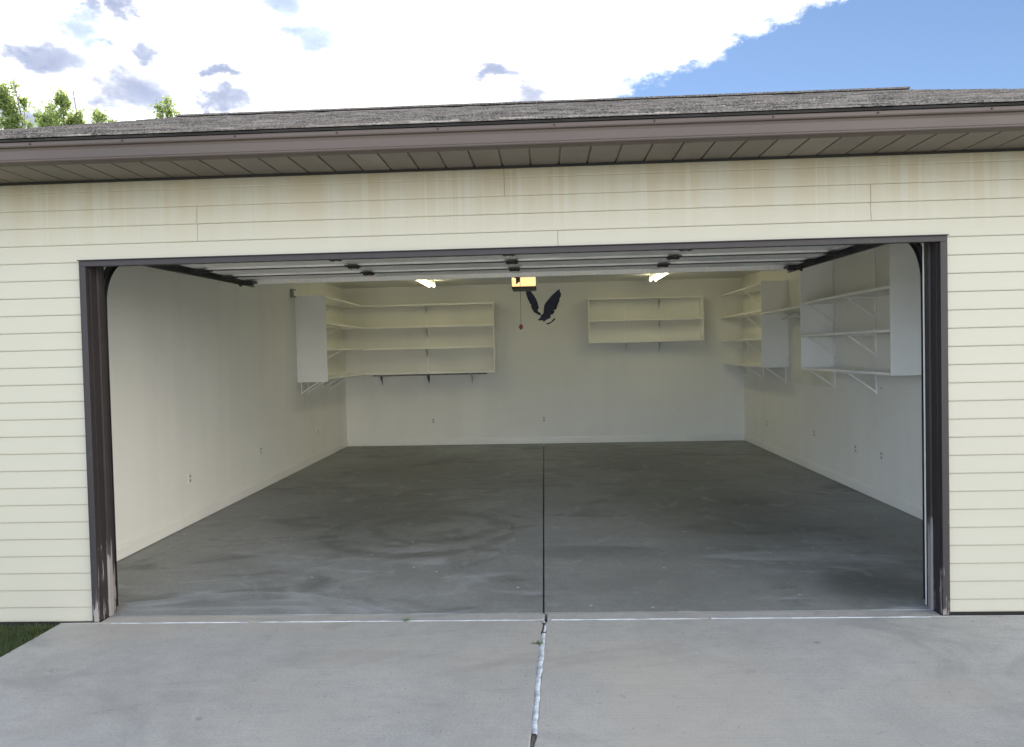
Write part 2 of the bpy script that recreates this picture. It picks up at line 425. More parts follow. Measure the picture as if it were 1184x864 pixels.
g['kind'] = 'stuff'; tag(g, 'short green grass growing along the left edge of the driveway', 'grass')

# ================================================================== THE GARAGE
G = thing('garage', 'cream sided detached garage with brown gable roof and wide open doorway', 'garage')

# --- siding on the front wall: real lapped courses with staggered joints
PITCH, Z1 = .10367, .084
def course(bm, x0, x1, zlo, zhi, y=0.):
    """one lap: bottom edge stands proud, top tucks under the next"""
    pr = [(y-.0070, zlo), (y-.0108, zlo+.0030), (y-.0118, zlo+.008), (y-.0080, zlo+(zhi-zlo)*.5), (y-.0036, zhi), (y+.004, zhi), (y+.004, zlo+.003), (y-.002, zlo)]
    prism(bm, [(x0, a, b) for a, b in pr], (x1-x0, 0, 0))
bm = new(); k = -1; lf = OXL+.002; rt = OXR-.002
rnd = random.Random(11)
joints = {21: [-2.03, 1.875], 22: [-2.03, 1.875], 23: [-.208], 24: [-.208]}
while True:
    zlo, zhi = Z1+PITCH*k, Z1+PITCH*(k+1)
    if zlo > SOF-.02: break
    zl = max(zlo, .012)+.0005; zh = min(zhi, SOF)
    if zl >= OZT: segs = [(EXL, EXR)]
    elif zh <= OZT+.001: segs = [(EXL, lf), (rt, EXR)]
    else:
        segs = [(EXL, lf), (rt, EXR)]; course(bm, lf, .096-.0012, OZT-.002, zh); course(bm, .096+.0012, rt, OZT-.002, zh)
    if k in joints:
        cut = [segs[0][0]]+joints[k]+[segs[0][1]]
        segs = [(a+(.0012 if i else 0), b-.0012) for i, (a, b) in enumerate(zip(cut, cut[1:]))]
    for a, b in segs: course(bm, a, b, max(zlo, -.002) if a < -3 else zl, zh)
    k += 1
obj('siding_wall', bm, M['siding'], G)
# sheathing / studs behind the siding and the other outer walls
bm = new()
box(bm, EXL+.01, OXL+.043, .006, WT, -.04, SOF+.05); box(bm, OXR-.043, EXR-.01, .006, WT, -.04, SOF+.05)
box(bm, OXL+.043, OXR-.043, .006, WT, 2.1665, SOF+.05)
obj('wall_sheathing', bm, M['dark'], G)
bm = new()
box(bm, EXL, EXL+.02, .006, EYB, .02, SOF+.06); box(bm, EXR-.02, EXR, .006, EYB, .02, SOF+.06); box(bm, EXL+.02, EXR-.02, EYB-.02, EYB, .02, SOF+.06)
for x in (EXL, EXR-.02):
    prism(bm, [(x, 0.02, SOF+.06), (x, EYB, SOF+.06), (x, RYR, SOF+.06+(RZR-RZ0)*.86)], (.02, 0, 0))
obj('outer_wall', bm, M['siding'], G)
bm = new()
box(bm, EXL+.02, OXL+.02, .008, .3, -.5, .0); box(bm, OXR-.02, EXR-.02, .008, .3, -.5, .0)
box(bm, EXL+.02, EXR-.02, .06, EYB-.03, -.5, -.10)
obj('foundation', bm, M['found'], G)

# --- garage floor: four slabs with saw-cut joints
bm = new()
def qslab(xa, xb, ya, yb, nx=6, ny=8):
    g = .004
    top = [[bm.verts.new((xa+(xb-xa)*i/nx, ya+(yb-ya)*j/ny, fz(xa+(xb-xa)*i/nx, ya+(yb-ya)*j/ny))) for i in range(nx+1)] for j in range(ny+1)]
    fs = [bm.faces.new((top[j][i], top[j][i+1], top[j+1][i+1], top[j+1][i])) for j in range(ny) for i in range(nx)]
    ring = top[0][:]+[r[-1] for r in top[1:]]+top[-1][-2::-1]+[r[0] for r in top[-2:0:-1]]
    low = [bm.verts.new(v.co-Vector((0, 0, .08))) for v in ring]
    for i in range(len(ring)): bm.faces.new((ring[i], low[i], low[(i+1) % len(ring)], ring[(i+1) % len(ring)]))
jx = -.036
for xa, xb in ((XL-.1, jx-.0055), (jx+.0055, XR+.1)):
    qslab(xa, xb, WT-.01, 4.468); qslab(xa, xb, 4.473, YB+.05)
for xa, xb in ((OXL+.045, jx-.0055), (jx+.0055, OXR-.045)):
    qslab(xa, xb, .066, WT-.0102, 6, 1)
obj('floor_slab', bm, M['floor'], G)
bm = new(); box(bm, jx-.0053, jx+.0053, .068, YB-.02, -.05, -.004); obj('joint_filler', bm, M['filler'], G)

# --- interior lining
def wall_part(name, pts, ext, mat):
    bm = new(); prism(bm, pts, ext); return obj(name, bm, mat, G)
wall_part('interior_wall', [(XL-.1, YB, -.05), (XR+.1, YB, -.05), (XR+.1, YB, ZC+.02), (XL-.1, YB, ZC+.02)], (0, .1, 0), M['drywall'])
wall_part('interior_wall', [(XL, WT+.001, -.05), (XL, YB, -.05), (XL, YB, ZC+.02), (XL, WT+.001, ZC+.02)], (-.1, 0, 0), M['drywall'])
wall_part('interior_wall', [(XR, WT+.001, -.05), (XR, YB, -.05), (XR, YB, ZC+.02), (XR, WT+.001, ZC+.02)], (.1, 0, 0), M['drywall'])
bm = new()
box(bm, XL, OXL+.03, WT+.001, WT+.014, 0, ZC); box(bm, OXR-.047, XR, WT+.001, WT+.014, 0, ZC); box(bm, OXL+.03, OXR-.047, WT+.001, WT+.014, 2.168, ZC)
obj('interior_wall', bm, M['drywall'], G)
bm = new(); box(bm, XL-.09, XR+.09, WT, YB+.09, ZC, ZC+.06); obj('ceiling', bm, M['ceiling'], G)
# baseboards: flat board with a small eased cap
def baseboard(p, q, n):
    bm = new(); p, q, n = Vector(p), Vector(q), Vector(n)
    pr = [(.0, .007), (.016, .007), (.016, .094), (.010, .0945), (.0095, .112), (.0, .112)]
    a = [bm.verts.new(p+n*d+Vector((0, 0, h))) for d, h in pr]; b = [bm.verts.new(q+n*d+Vector((0, 0, h))) for d, h in pr]
    for i in range(len(pr)): bm.faces.new((a[i], a[(i+1) % 6], b[(i+1) % 6], b[i]))
    bm.faces.new(a[::-1]); bm.faces.new(b)
    obj('baseboard', bm, M['basebd'], G)
baseboard((XL-.002, WT+.02, fz(XL, WT)), (XL-.002, YB, fz(XL, YB)), (1, 0, 0))
baseboard((XR+.002, WT+.02, fz(XR, WT)), (XR+.002, YB, fz(XR, YB)), (-1, 0, 0))
baseboard((XL+.014, YB+.002, fz(XL, YB)), (XR-.014, YB+.002, fz(XR, YB)), (0, -1, 0))

# --- door frame: brick-mould, jambs with stop strips, head
F = None
def fr_obj(name, bm, m=M['frame'], par=None): return obj(name, bm, m, par or G)
for sgn, ox in ((1, OXL), (-1, OXR)):
    bm = new()
    box(bm, ox, ox+sgn*.043, -.034, .004, 0.006, OZT-.0355, .003)
    box(bm, ox+sgn*.012, ox+sgn*.043, -.040, -.033, 0.006, OZT-.0355, .002)
    box(bm, ox+sgn*.030, ox+sgn*.0445, .0045, .150, 0.004, 2.151, .002)
    j = fr_obj('door_jamb', bm)
    bm = new(); box(bm, ox+sgn*.0447, ox+sgn*.058, .062, .100, .004, 2.150, .002)
    fr_obj('door_stop', bm, M['peel'], j)
bm = new()
box(bm, OXL, OXR, -.034, .004, OZT-.035, OZT-.001, .003); box(bm, OXL+.012, OXR-.012, -.040, -.033, OZT-.035, OZT-.012, .002)
box(bm, OXL+.046, OXR-.046, .0045, .150, 2.152, 2.166, .002)
box(bm, OXL-.004, OXR+.004, -.044, .004, OZT-.0005, OZT+.004)
h = fr_obj('door_head', bm)

# --- soffit: separate aluminium pans with dark grooves
bm = new(); lay = bm.faces.layers.float.new('tint'); rnd = random.Random(5)
x = .110-.1623*26; rows = []; tints = []
while x < RXR-.17:
    tn = rnd.choice((0, .1, .2, .3, 1.)) if rnd.random() < .6 else .15
    for xx, zz in ((x-.0050, SOF+.0105), (x+.0050, SOF+.0105), (x+.0051, SOF+.001), (x+.0075, SOF), (x+.1550, SOF), (x+.1571, SOF+.001)):
        rows.append([bm.verts.new((xx, yv, zz)) for yv in (-.40, -.013)]); tints.append(tn)
    x += .1623
for a, b, tn in zip(rows, rows[1:], tints):
    f = bm.faces.new((a[0], a[1], b[1], b[0])); f[lay] = tn
sf = obj('soffit', bm, M['soffit'], G)
bm = new(); box(bm, RXL+.02, RXR-.02, -.44, .02, SOF+.012, SOF+.03); box(bm, EXL, EXR, -.026, -.0155, SOF-.014, SOF-.001)
obj('soffit_channel', bm, M['dark'], sf)
# --- fascia, gutter, drip edge
bm = new(); box(bm, RXL, RXR, -.44, -.42, SOF+.004, 2.744); obj('fascia', bm, M['rake'], G)
pr = [(-.405, 2.633), (-.452, 2.633), (-.464, 2.636), (-.469, 2.641), (-.467, 2.648), (-.457, 2.653), (-.4535, 2.657), (-.4545, 2.700), (-.459, 2.712), (-.471, 2.717), (-.474, 2.723),
      (-.474, 2.738), (-.471, 2.742), (-.462, 2.742), (-.462, 2.73), (-.445, 2.72), (-.4415, 2.66), (-.405, 2.640)]
bm = new(); prism(bm, [(RXL-.01, a, b) for a, b in pr], (RXR-RXL+.02, 0, 0))
gt = obj('gutter', bm, M['gutter'], G)
for k in range(15):
    xx = RXL+.3+k*.56+random.uniform(-.05, .05); bm = new()
    tube(bm, [(xx, -.4735, 2.731), (xx, -.4785, 2.731)], .0045, 8); obj('screw_head', bm, M['dark'], gt)
bm = new(); box(bm, RXL, RXR, -.470, -.36, 2.7475, 2.7565); obj('drip_edge', bm, M['dark'], G)

# --- roof: deck and individually laid laminated shingles
sl = Vector((0, RYR-RY0, RZR-RZ0)); L = sl.length; su = sl.normalized(); nrm = Vector((0, -su.z, su.y))
bm = new()
th = .02
prism(bm, [(RXL+.02, RY0+.02, RZ0), (RXL+.02, RYR, RZR-.007), (RXL+.02, 2*RYR-RY0-.02, RZ0), (RXL+.02, 2*RYR-RY0-.02, RZ0-.016), (RXL+.02, RYR, RZR-.03), (RXL+.02, RY0+.02, RZ0-.0025)], (RXR-RXL-.04, 0, 0))
roof = obj('roof', bm, M['rake'], G)
bm = new(); lay = bm.faces.layers.float.new('tint'); rnd = random.Random(21)
def tab(x0, x1, s0, s1, lift, tail, tn, d):
    base = Vector((0, RY0 if d > 0 else 2*RYR-RY0, RZ0)); u = Vector((0, su.y*d, su.z)); n = Vector((0, -su.z*d, su.y))
    P = lambda x, s, hgt: base+u*s+n*hgt+Vector((x, 0, 0))
    a = [bm.verts.new(P(x0, s0, lift+tail)), bm.verts.new(P(x1, s0, lift+tail)), bm.verts.new(P(x1, s1, tail)), bm.verts.new(P(x0, s1, tail))]
    lo = [bm.verts.new(P(x0, s0, 0)), bm.verts.new(P(x1, s0, 0))]
    fs = [bm.faces.new(a), bm.faces.new((lo[0], lo[1], a[1], a[0])), bm.faces.new((lo[0], a[0], a[3])), bm.faces.new((lo[1], a[2], a[1]))]
    for f in fs: f[lay] = tn
ex = .1365
for d in (1, -1):
    for r in range(int(L/ex)+1):
        s0 = r*ex; s1 = min(s0+ex*1.12, L); x = RXL-rnd.uniform(0, .2)
        if s0 >= L-.01: break
        while x < RXR:
            w = rnd.uniform(.07, .26) if d > 0 else .5
            xa, xb = max(x, RXL), min(x+w, RXR)
            if xb-xa > .01:
                up = rnd.random() < .55
                tab(xa, xb, s0+rnd.uniform(-.004, .004), s1, (.0075 if up else .0035)+rnd.uniform(0, .0015), .0025, min(1, max(0, rnd.gauss(.45, .36)-(.12 if up else -.05))), d)
            x += w
obj('shingles', bm, M['shingle'], roof, recalc=False)
bm = new(); lay = bm.faces.layers.float.new('tint')
x = RXL+.04
while x < RXR-.05:
    x1 = min(x+.24, RXR-.02)
    h0 = RZR+.034+rnd.uniform(0, .006); w = .135
    prism(bm, [(x, RYR-w, RZR-.022), (x, RYR-w, RZR-.004), (x, RYR, h0), (x, RYR+w, RZR-.004), (x, RYR+w, RZR-.022)], (x1-x-.002, 0, 0))
    x = x1
for f in bm.faces: f[lay] = .1
obj('ridge_vent', bm, M['shingle'], roof)
for x in (RXL, RXR-.02):
    bm = new()
    for d in (1, -1):
        ya = RY0 if d > 0 else 2*RYR-RY0
        prism(bm, [(x, ya+d*.03, RZ0-.005), (x, RYR, RZR-.012), (x, RYR, RZR-.15), (x, ya+d*.03, RZ0-.14)], (.019, 0, 0))
    obj('rake_board', bm, M['rake'], roof)

# --- overhead sectional door, rolled up under the ceiling
DX0, DX1, DZ = -2.686, 2.228, 2.272
bm = new(); yy = [.40, .90, 1.40, 1.90, 2.40]
for a, b in zip(yy, yy[1:]):
    box(bm, DX0, DX1, a+.008, b-.008, DZ+.004, DZ+.044)
    box(bm, DX0, DX1, a+.008, a+.026, DZ-.010, DZ+.0035); box(bm, DX0, DX1, b-.026, b-.008, DZ-.010, DZ+.0035)
    for q in (0, .25, .5, .75, 1):
        xx = DX0+(DX1-DX0)*q; xx = min(max(xx, DX0+.035), DX1-.035)
        box(bm, xx-.035, xx+.035, a+.027, b-.027, DZ-.002, DZ+.0035)
door = obj('garage_door', bm, M['doorskin'], G)
bm = new()
box(bm, DX0, DX1, 2.368, 2.4055, DZ-.034, DZ-.0315); box(bm, DX0, DX1, 2.366, 2.3685, DZ-.034, DZ+.014); box(bm, DX0, DX1, 2.4060, 2.409, DZ-.034, DZ+.03)
obj('strut', bm, M['galv'], door)
for yj in (.90, 1.40, 1.90):
    bm = new(); box(bm, DX0, DX1, yj-.012, yj+.012, DZ-.0165, DZ-.0105); obj('section_joint', bm, M['black'], door)
    for q in (0, .25, .5, .75, 1):
        xx = DX0+(DX1-DX0)*q; xx = min(max(xx, DX0+.04), DX1-.04)
        bm = new()
        box(bm, xx-.05, xx+.05, yj-.085, yj-.010, DZ-.018, DZ-.011, .001); box(bm, xx-.04, xx+.04, yj+.010, yj+.085, DZ-.016, DZ-.011, .001)
        tube(bm, [(xx-.045, yj, DZ-.022), (xx+.045, yj, DZ-.022)], .010, 8)
        for dx in (-.025, .025):
            box(bm, xx+dx-.003, xx+dx+.003, yj-.03, yj+.03, DZ-.034, DZ-.0165)
        obj('hinge', bm, M['black'], door)
# top brackets with rollers
for xx, s in ((DX0+.05, -1), (DX1-.05, 1)):
    bm = new(); box(bm, xx-.05, xx+.05, 2.24, 2.365, DZ-.03, DZ-.011, .002); box(bm, xx-.03, xx+.03, 2.28, 2.34, DZ-.05, DZ-.0305, .002)
    tube(bm, [(xx, 2.31, DZ-.04), (xx+s*.085, 2.31, DZ-.035)], .007, 8); tube(bm, [(xx+s*.075, 2.31, DZ-.035), (xx+s*.092, 2.31, DZ-.035)], .022, 12)
    obj('roller_bracket', bm, M['black'], door)
# tracks: U-channel swept along vertical, bend and horizontal run
for xc, s in ((-2.730, 1), (2.262, -1)):
    path = [(.175, .02+.1*i) for i in range(19)]
    path += [(.175+.32*(1-math.cos(a)), 1.92+.32*math.sin(a)) for a in [R(7.5*k) for k in range(1, 13)]]
    path += [(.495+.18*i, 2.24+.002*i) for i in range(1, 13)]
    bm = new(); rows = []
    for i, (y, z) in enumerate(path):
        a = path[max(0, i-1)]; b = path[min(len(path)-1, i+1)]
        d = Vector((0, b[0]-a[0], b[1]-a[1])).normalized(); n = Vector((0, -d.z, d.y))
        c = Vector((xc, y, z)); sec = [(-.012, .026), (.012*1, .026), (.012, .022), (-.008, .022), (-.008, -.022), (.012, -.022), (.012, -.026), (-.012, -.026)]
        rows.append([bm.verts.new(c+Vector((s*p, 0, 0))+n*q) for p, q in sec])
    for a, b in zip(rows, rows[1:]):
        for k in range(8): bm.faces.new((a[k], a[(k+1) % 8], b[(k+1) % 8], b[k]))
    bm.faces.new(rows[0]); bm.faces.new(rows[-1][::-1])
    tr = obj('door_track', bm, M['black'], G)
    bm = new()   # angle iron carrying the horizontal run
    x0 = xc-s*.016
    box(bm, x0, x0-s*.003, .52, 2.66, 2.238, 2.285); box(bm, x0-s*.0035, x0-s*.030, .52, 2.66, 2.282, 2.285)
    obj('track_angle', bm, M['black'], tr)
    bm = new(); box(bm, x0-s*.004, x0-s*.034, 2.60, 2.603, 2.24, ZC); box(bm, x0-s*.031, x0-s*.034, 2.604, 2.634, 2.24, ZC)
    obj('track_hanger', bm, M['galv'], tr)
    for zz in (.35, 1.0, 1.65):
        bm = new(); box(bm, xc-s*.014, xc-s*.05, .150, .20, zz, zz+.06, .002); obj('track_bracket', bm, M['black'], tr)
# weather strip standing inside the jamb
# ================================================================== opener
O = thing('door_opener', 'dark garage door opener with glowing amber lamp cover under the ceiling', 'door opener', (-.196, 3.62, 2.22))
bm = new(); box(bm, -.318, -.074, 3.665, 4.02, 2.262, 2.395, .008); box(bm, -.325, -.066, 3.60, 4.03, 2.241, 2.2615, .005); obj('motor_case', bm, M['opener'], O)
bm = new(); box(bm, -.322, -.070, 3.605, 3.663, 2.263, 2.385, .010); obj('lamp_cover', bm, M['lens'], O)
bm = new(); box(bm, -.244, -.214, .16, 3.60, 2.396, 2.400); box(bm, -.231, -.227, .16, 3.60, 2.369, 2.3955); rail = obj('rail', bm, M['black'], O)
bm = new(); box(bm, -.255, -.203, 3.12, 3.26, 2.345, 2.3685, .004); obj('trolley', bm, M['black'], rail)
bm = new(); bar(bm, (-.229, 3.19, 2.350), (-.229, 2.80, 2.235), .028, .004); bar(bm, (-.229, 2.80, 2.232), (-.229, 2.40, 2.262), .028, .004)
box(bm, -.262, -.246, 3.10, 3.13, 2.245, 2.36, .003); bar(bm, (-.254, 3.115, 2.25), (-.235, 3.02, 2.262), .012, .006); box(bm, -.248, -.210, 2.375, 2.405, 2.231, 2.262); obj('door_arm', bm, M['black'], O)
for xx in (-.33, -.065):
    bm = new(); box(bm, xx-.013, xx+.013, 3.86, 3.863, 2.262, ZC); obj('hanging_strap', bm, M['galv'], O)
CX = -.224
bm = new(); tube(bm, [(CX, 3.2, 2.35), (CX+.002, 3.2, 2.1), (CX, 3.2, 1.83)], .0022, 6); obj('pull_cord', bm, M['cord'], O)
bm = new(); tube(bm, [(CX, 3.2, 1.845), (CX, 3.2, 1.838), (CX, 3.2, 1.80), (CX, 3.2, 1.792)], [.006, .014, .014, .008], 10); box(bm, CX-.02, CX+.02, 3.19, 3.21, 1.805, 1.83, .004); obj('release_handle', bm, M['red'], O)

# ================================================================== fluorescent lights
def tube_light(cx, cy, label):
    T = thing('ceiling_light', label, 'ceiling light', (cx, cy, ZC), 'two tube strip lights on the garage ceiling')
    bm = new(); prism(bm, [(cx-.06, cy-.63, ZC-.001), (cx+.06, cy-.63, ZC-.001), (cx+.035, cy-.63, ZC-.055), (cx-.035, cy-.63, ZC-.055)], (0, 1.26, 0)); obj('housing', bm, M['fixture'], T)
    for dx in (-.038, .038):
        bm = new(); tube(bm, [(cx+dx, cy-.60, ZC-.082), (cx+dx, cy+.60, ZC-.078)], .0165, 12); obj('lamp_tube', bm, M['tubelamp'], T, smooth=False)
        for e in (-1, 1):
            bm = new(); box(bm, cx+dx-.016, cx+dx+.016, cy+e*.603, cy+e*.628, ZC-.10, ZC-.0015, .002); obj('lamp_holder', bm, M['fixture'], T)
    return T
lt = tube_light(-1.72, 6.68, 'two tube strip light glowing over the eagle decal\'s left side, nearer the tall left shelves')
lt['label'] = 'glowing strip light on the left half of the garage ceiling'
l2 = copy_tree(lt); l2.location.x = 1.70; l2['label'] = 'glowing strip light on the right half of the garage ceiling'

# ================================================================== shelves
def fsh(bm, x0, x1, y0, y1, zt, t=.019): box(bm, x0, x1, y0, y1, zt-t, zt, .0015)
def bracket_x(par, y, zt, arm=.30, drop=.21, name='bracket'):     # on the right wall, arm towards -x; welded triangle
    bm = new(); x = XR-.002
    box(bm, x-.012, x, y-.009, y+.009, zt-drop-.02, zt-.001); box(bm, x-arm, x-.0125, y-.009, y+.009, zt-.013, zt-.001)
    bar(bm, (x-.008, y, zt-drop+.005), (x-arm+.03, y, zt-.016), .016, .010, (0, 1, 0)); return obj(name, bm, M['bracket'], par)
def bracket_l(par, y, zt, arm=.30, drop=.20):      # on the left wall, arm towards +x
    bm = new(); x = XL+.002
    box(bm, x, x+.010, y-.008, y+.008, zt-drop, zt-.001); box(bm, x+.0105, x+arm, y-.008, y+.008, zt-.013, zt-.001)
    bar(bm, (x+.008, y, zt-drop+.02), (x+arm-.03, y, zt-.016), .014, .010, (0, 1, 0)); return obj('bracket', bm, M['bracket'], par)
def bracket_y(par, x, zt, arm=.22, drop=.16):      # pressed-steel bracket on the back wall
    bm = new(); y = YB-.002
    prism(bm, [(x-.004, y-.004, zt-.001), (x-.004, y-arm, zt-.001), (x-.004, y-arm, zt-.014), (x-.004, y-.05, zt-.055), (x-.004, y-.012, zt-drop), (x-.004, y-.004, zt-drop)], (.008, 0, 0))
    box(bm, x-.013, x+.013, y-.0035, y, zt-drop-.01, zt-.0015); return obj('bracket', bm, M['bracket'], par)

# corner unit: left wall + back wall
Lz = [2.395, 2.035, 1.683, 1.275]; LX = -2.955; LY = 7.885
U = thing('corner_shelving', 'white L shaped corner shelving with tall blank end panel on the left wall', 'shelving', (XL, YB, 1.2))
bm = new(); box(bm, XL+.002, LX+.018, 5.70, 5.719, 1.225, 2.400, .0015); obj('end_panel', bm, M['shelf'], U)
for i, z in enumerate(Lz):
    bm = new(); fsh(bm, XL+.002, LX, 5.7195, YB-.004, z-.001)
    obj('shelf', bm, M['shelf'], U)
    bm = new(); fsh(bm, LX+.0005, -.8195, LY, YB-.004, z-.0015); obj('shelf', bm, M['shelf'], U)
    bm = new(); box(bm, LX+.02, -.8195, LY-.0185, LY-.0005, z-.026, z+.002, .0015); obj('edge_strip', bm, M['shelf'], U)
    bracket_y(U, -1.945, z-.022)
    bracket_l(U, 6.9, z-.022, .3, .16)
bm = new(); box(bm, -.819, -.800, LY-.018, YB-.003, Lz[3]-.026, Lz[0]+.002, .0015); obj('end_panel', bm, M['shelf'], U)
bm = new(); box(bm, -1.955, -1.935, YB-.008, YB-.0025, 1.06, 2.38); obj('wall_rail', bm, M['bracket'], U)
for x in (-2.72, -1.205): bracket_y(U, x, Lz[3]-.022, .24, .21)
bracket_y(U, -1.925, Lz[3]-.022, .24, .22)
for y in (5.85, 6.15, 7.3): bracket_l(U, y, Lz[3]-.022, .3, .2)
bm = new(); tube(bm, [(-2.83, 7.96, 1.232), (-.94, 7.96, 1.232)], .011, 10)
for x in (-2.8, -1.6, -.98): box(bm, x-.006, x+.006, 7.955, 7.965, 1.232, 1.2535)
obj('hanging_rod', bm, M['rod'], U)

# boxed shelf on the back wall
U = thing('wall_shelf', 'white boxed wall shelf with one middle board right of the eagle decal', 'shelf', (1.67, YB, 1.68))
x0, x1, y0, z0, z1 = .735, 2.600, 7.93, 1.685, 2.412
bm = new(); box(bm, x0, x1, y0, YB-.004, z1-.021, z1, .0015); obj('top_board', bm, M['shelf'], U)
bm = new(); box(bm, x0, x1, y0, YB-.004, z0, z0+.021, .0015); obj('bottom_board', bm, M['shelf'], U)
bm = new(); box(bm, x0+.0205, x1-.0205, y0+.004, YB-.004, 2.036, 2.056, .0015); obj('shelf', bm, M['shelf'], U)
for x in (x0, x1-.02):
    bm = new(); box(bm, x, x+.02, y0, YB-.004, z0+.0215, z1-.0215, .0015); obj('side_panel', bm, M['shelf'], U)
for x, zl in ((1.350, 1.47), (1.905, 1.40)):
    bm = new(); box(bm, x-.009, x+.009, YB-.0105, YB-.0045, zl, 2.385); obj('wall_rail', bm, M['bracket'], U)
for z in (z1-.022, 2.035, z0-.001):
    bracket_y(U, 1.905, z, .19, .17)
bracket_y(U, 1.35, z0-.001, .19, .15)

# far right unit
FX = 2.925
U = thing('corner_shelving', 'white four shelf unit in the far right corner of the garage', 'shelving', (XR, 7.0, 1.3))
bm = new(); box(bm, FX-.002, XR-.003, 5.86, 5.879, 1.300, 2.440, .0015); obj('end_panel', bm, M['shelf'], U)
bm = new(); box(bm, XR-.03, XR-.003, 5.838, 5.8595, 1.300, 2.446); obj('edge_strip', bm, M['shelf'], U)
for z in (2.425, 2.062, 1.682, 1.306):
    bm = new(); fsh(bm, FX, XR-.003, 5.8795, YB-.004, z, .021); obj('shelf', bm, M['shelf'], U)
    bracket_x(U, 7.05, z-.022, .29, .2)
for y in (6.0, 7.9): bracket_x(U, y, 1.306-.022, .29, .2)
bracket_x(U, 7.9, 1.682-.022, .29, .2)

# near right unit
NX = 2.92; Nz = (2.053, 1.685, 1.316)
U = thing('shelving', 'white three shelf unit with tall end panel nearest the right door jamb', 'shelving', (XR, 3.2, 1.3))
for y in (2.075, 4.29):
    bm = new(); box(bm, NX-.002, XR-.003, y, y+.019, 1.292, ZC-.004, .0015); obj('end_panel', bm, M['shelf'], U)
for z in Nz:
    bm = new(); fsh(bm, NX, XR-.003, 2.0945, 4.2895, z, .024); obj('shelf', bm, M['shelf'], U)
    for y in (3.2, 4.255): bracket_x(U, y, z-.025, .30, .21)
for y in (3.2, 4.255):
    bm = new(); box(bm, XR-.0175, XR-.0145, y-.012, y+.012, 1.07, ZC-.02); obj('wall_rail', bm, M['bracket'], U)
bm = new(); box(bm, XR-.03, XR-.003, 2.095, 4.289, ZC-.10, ZC-.006); obj('cleat', bm, M['shelf'], U)

# board, link shelf, little rod between the two right-hand units
bm = new(); box(bm, XR-.0135, XR-.0015, 4.3095, 5.836, 1.080, 2.430, .0015); o = obj('wall_panel', bm, M['board'])
tag(o, 'pale painted board fixed flat on the right wall between the two shelf units', 'wall panel')
bm = new(); fsh(bm, NX, XR-.016, 4.3095, 5.8375, 2.020, .022); o = obj('link_shelf', bm, M['shelf'])
tag(o, 'single white board bridging the two shelf units on the right wall', 'shelf')
bm = new(); tube(bm, [(3.12, 4.95, 1.93), (3.12, 5.55, 1.93)], .022, 12)
for y in (5.0, 5.5): box(bm, 3.115, 3.125, y-.008, y+.008, 1.952, 1.9975)
o = obj('hanging_rod', bm, M['galv']); tag(o, 'short metal rod hung beneath the bridging board on the right wall', 'rod')

# ================================================================== eagle decal on the back wall
wing = [(270, 262), (288, 240), (314, 240), (340, 282), (362, 312), (385, 355), (400, 398), (398, 432), (404, 446), (388, 466), (394, 488), (408, 497), (426, 512), (432, 528), (408, 526), (380, 508), (352, 492), (350, 476), (338, 466), (343, 448), (324, 428), (330, 412), (310, 394), (316, 378), (296, 362), (304, 348), (286, 334), (292, 318), (276, 304), (284, 292), (271, 282)]
body = [(470, 420), (486, 392), (518, 355), (556, 311), (598, 276), (642, 240), (646, 275), (660, 292), (648, 312), (655, 332), (634, 346), (640, 370), (618, 380), (624, 404), (600, 415), (610, 436), (585, 445), (600, 468), (572, 474), (584, 495), (552, 500), (560, 524), (530, 527), (540, 556), (508, 572), (482, 584), (462, 606), (448, 582), (425, 588), (390, 580), (420, 560), (437, 542), (434, 524), (460, 510), (468, 470)]
branch = [(485, 615), (510, 617), (545, 600), (570, 570), (592, 564), (585, 582), (550, 612), (510, 633), (490, 627)]
E_ = thing('wall_decal', 'navy blue eagle with raised wings on the back wall', 'wall decal', (0.02, YB, 2.3))
for nm, poly in (('wing', wing), ('body', body), ('branch', branch)):
    bm = new(); prism(bm, [(-.276+(u-270)*.0015, YB-.0035, 2.606-(v-240)*.0015) for u, v in poly], (0, .003, 0)); obj(nm, bm, M['navy'], E_)

bm = new(); prism(bm, [(-.276+(u-270)*.0015, YB-.0035, 2.606-(v-240)*.0015) for u, v in [(396, 462), (412, 450), (430, 462), (432, 482), (424, 500), (404, 490), (392, 478)]], (0, .003, 0)); obj('head', bm, M['shelf'], E_)

# ================================================================== outlets and small wall things
def outlet():
    T = thing('outlet', '', 'outlet', (0, 0, 0), 'electrical outlets low on the garage walls')
    bm = new(); box(bm, -.036, .036, -.006, 0, -.058, .058, .002); obj('cover_plate', bm, M['plate'], T)
    for z in (-.02, .02):
        bm = new(); box(bm, -.014, .014, -.0085, -.0062, z-.012, z+.012, .001); s = obj('socket', bm, M['socket'], T)
    return T
o0 = outlet()
spots = [((XL, 2.516, .452), 90, 'outlet on the left wall closest to the doorway'), ((XL, 4.293, .482), 90, 'middle outlet of the left wall'),
         ((XL, 6.528, .458), 90, 'outlet on the left wall near the back corner'), ((-1.883, YB, .444), 0, 'outlet on the back wall under the long corner shelving'),
         ((-.022, YB, .440), 0, 'outlet on the back wall above the floor joint'), ((XR, 6.91, .425), -90, 'outlet on the right wall near the back corner'),
         ((XR, 4.94, .49), -90, 'outlet on the right wall below the painted board'), ((XR, 3.716, .457), -90, 'farther of the paired outlets on the right wall'),
         ((XR, 3.102, .468), -90, 'outlet on the right wall closest to the doorway')]
for i, (loc, rz, lab) in enumerate(spots):
    o = o0 if i == 0 else copy_tree(o0)
    o.rotation_euler = (0, 0, R(rz)); n = Matrix.Rotation(R(rz), 3, 'Z') @ Vector((0, -1, 0))
    o.location = Vector(loc)+n*.0015; o['label'] = lab
T = thing('junction_box', 'small grey electrical box high on the left wall beside the shelving', 'electrical box', (XL, 5.57, 2.43))
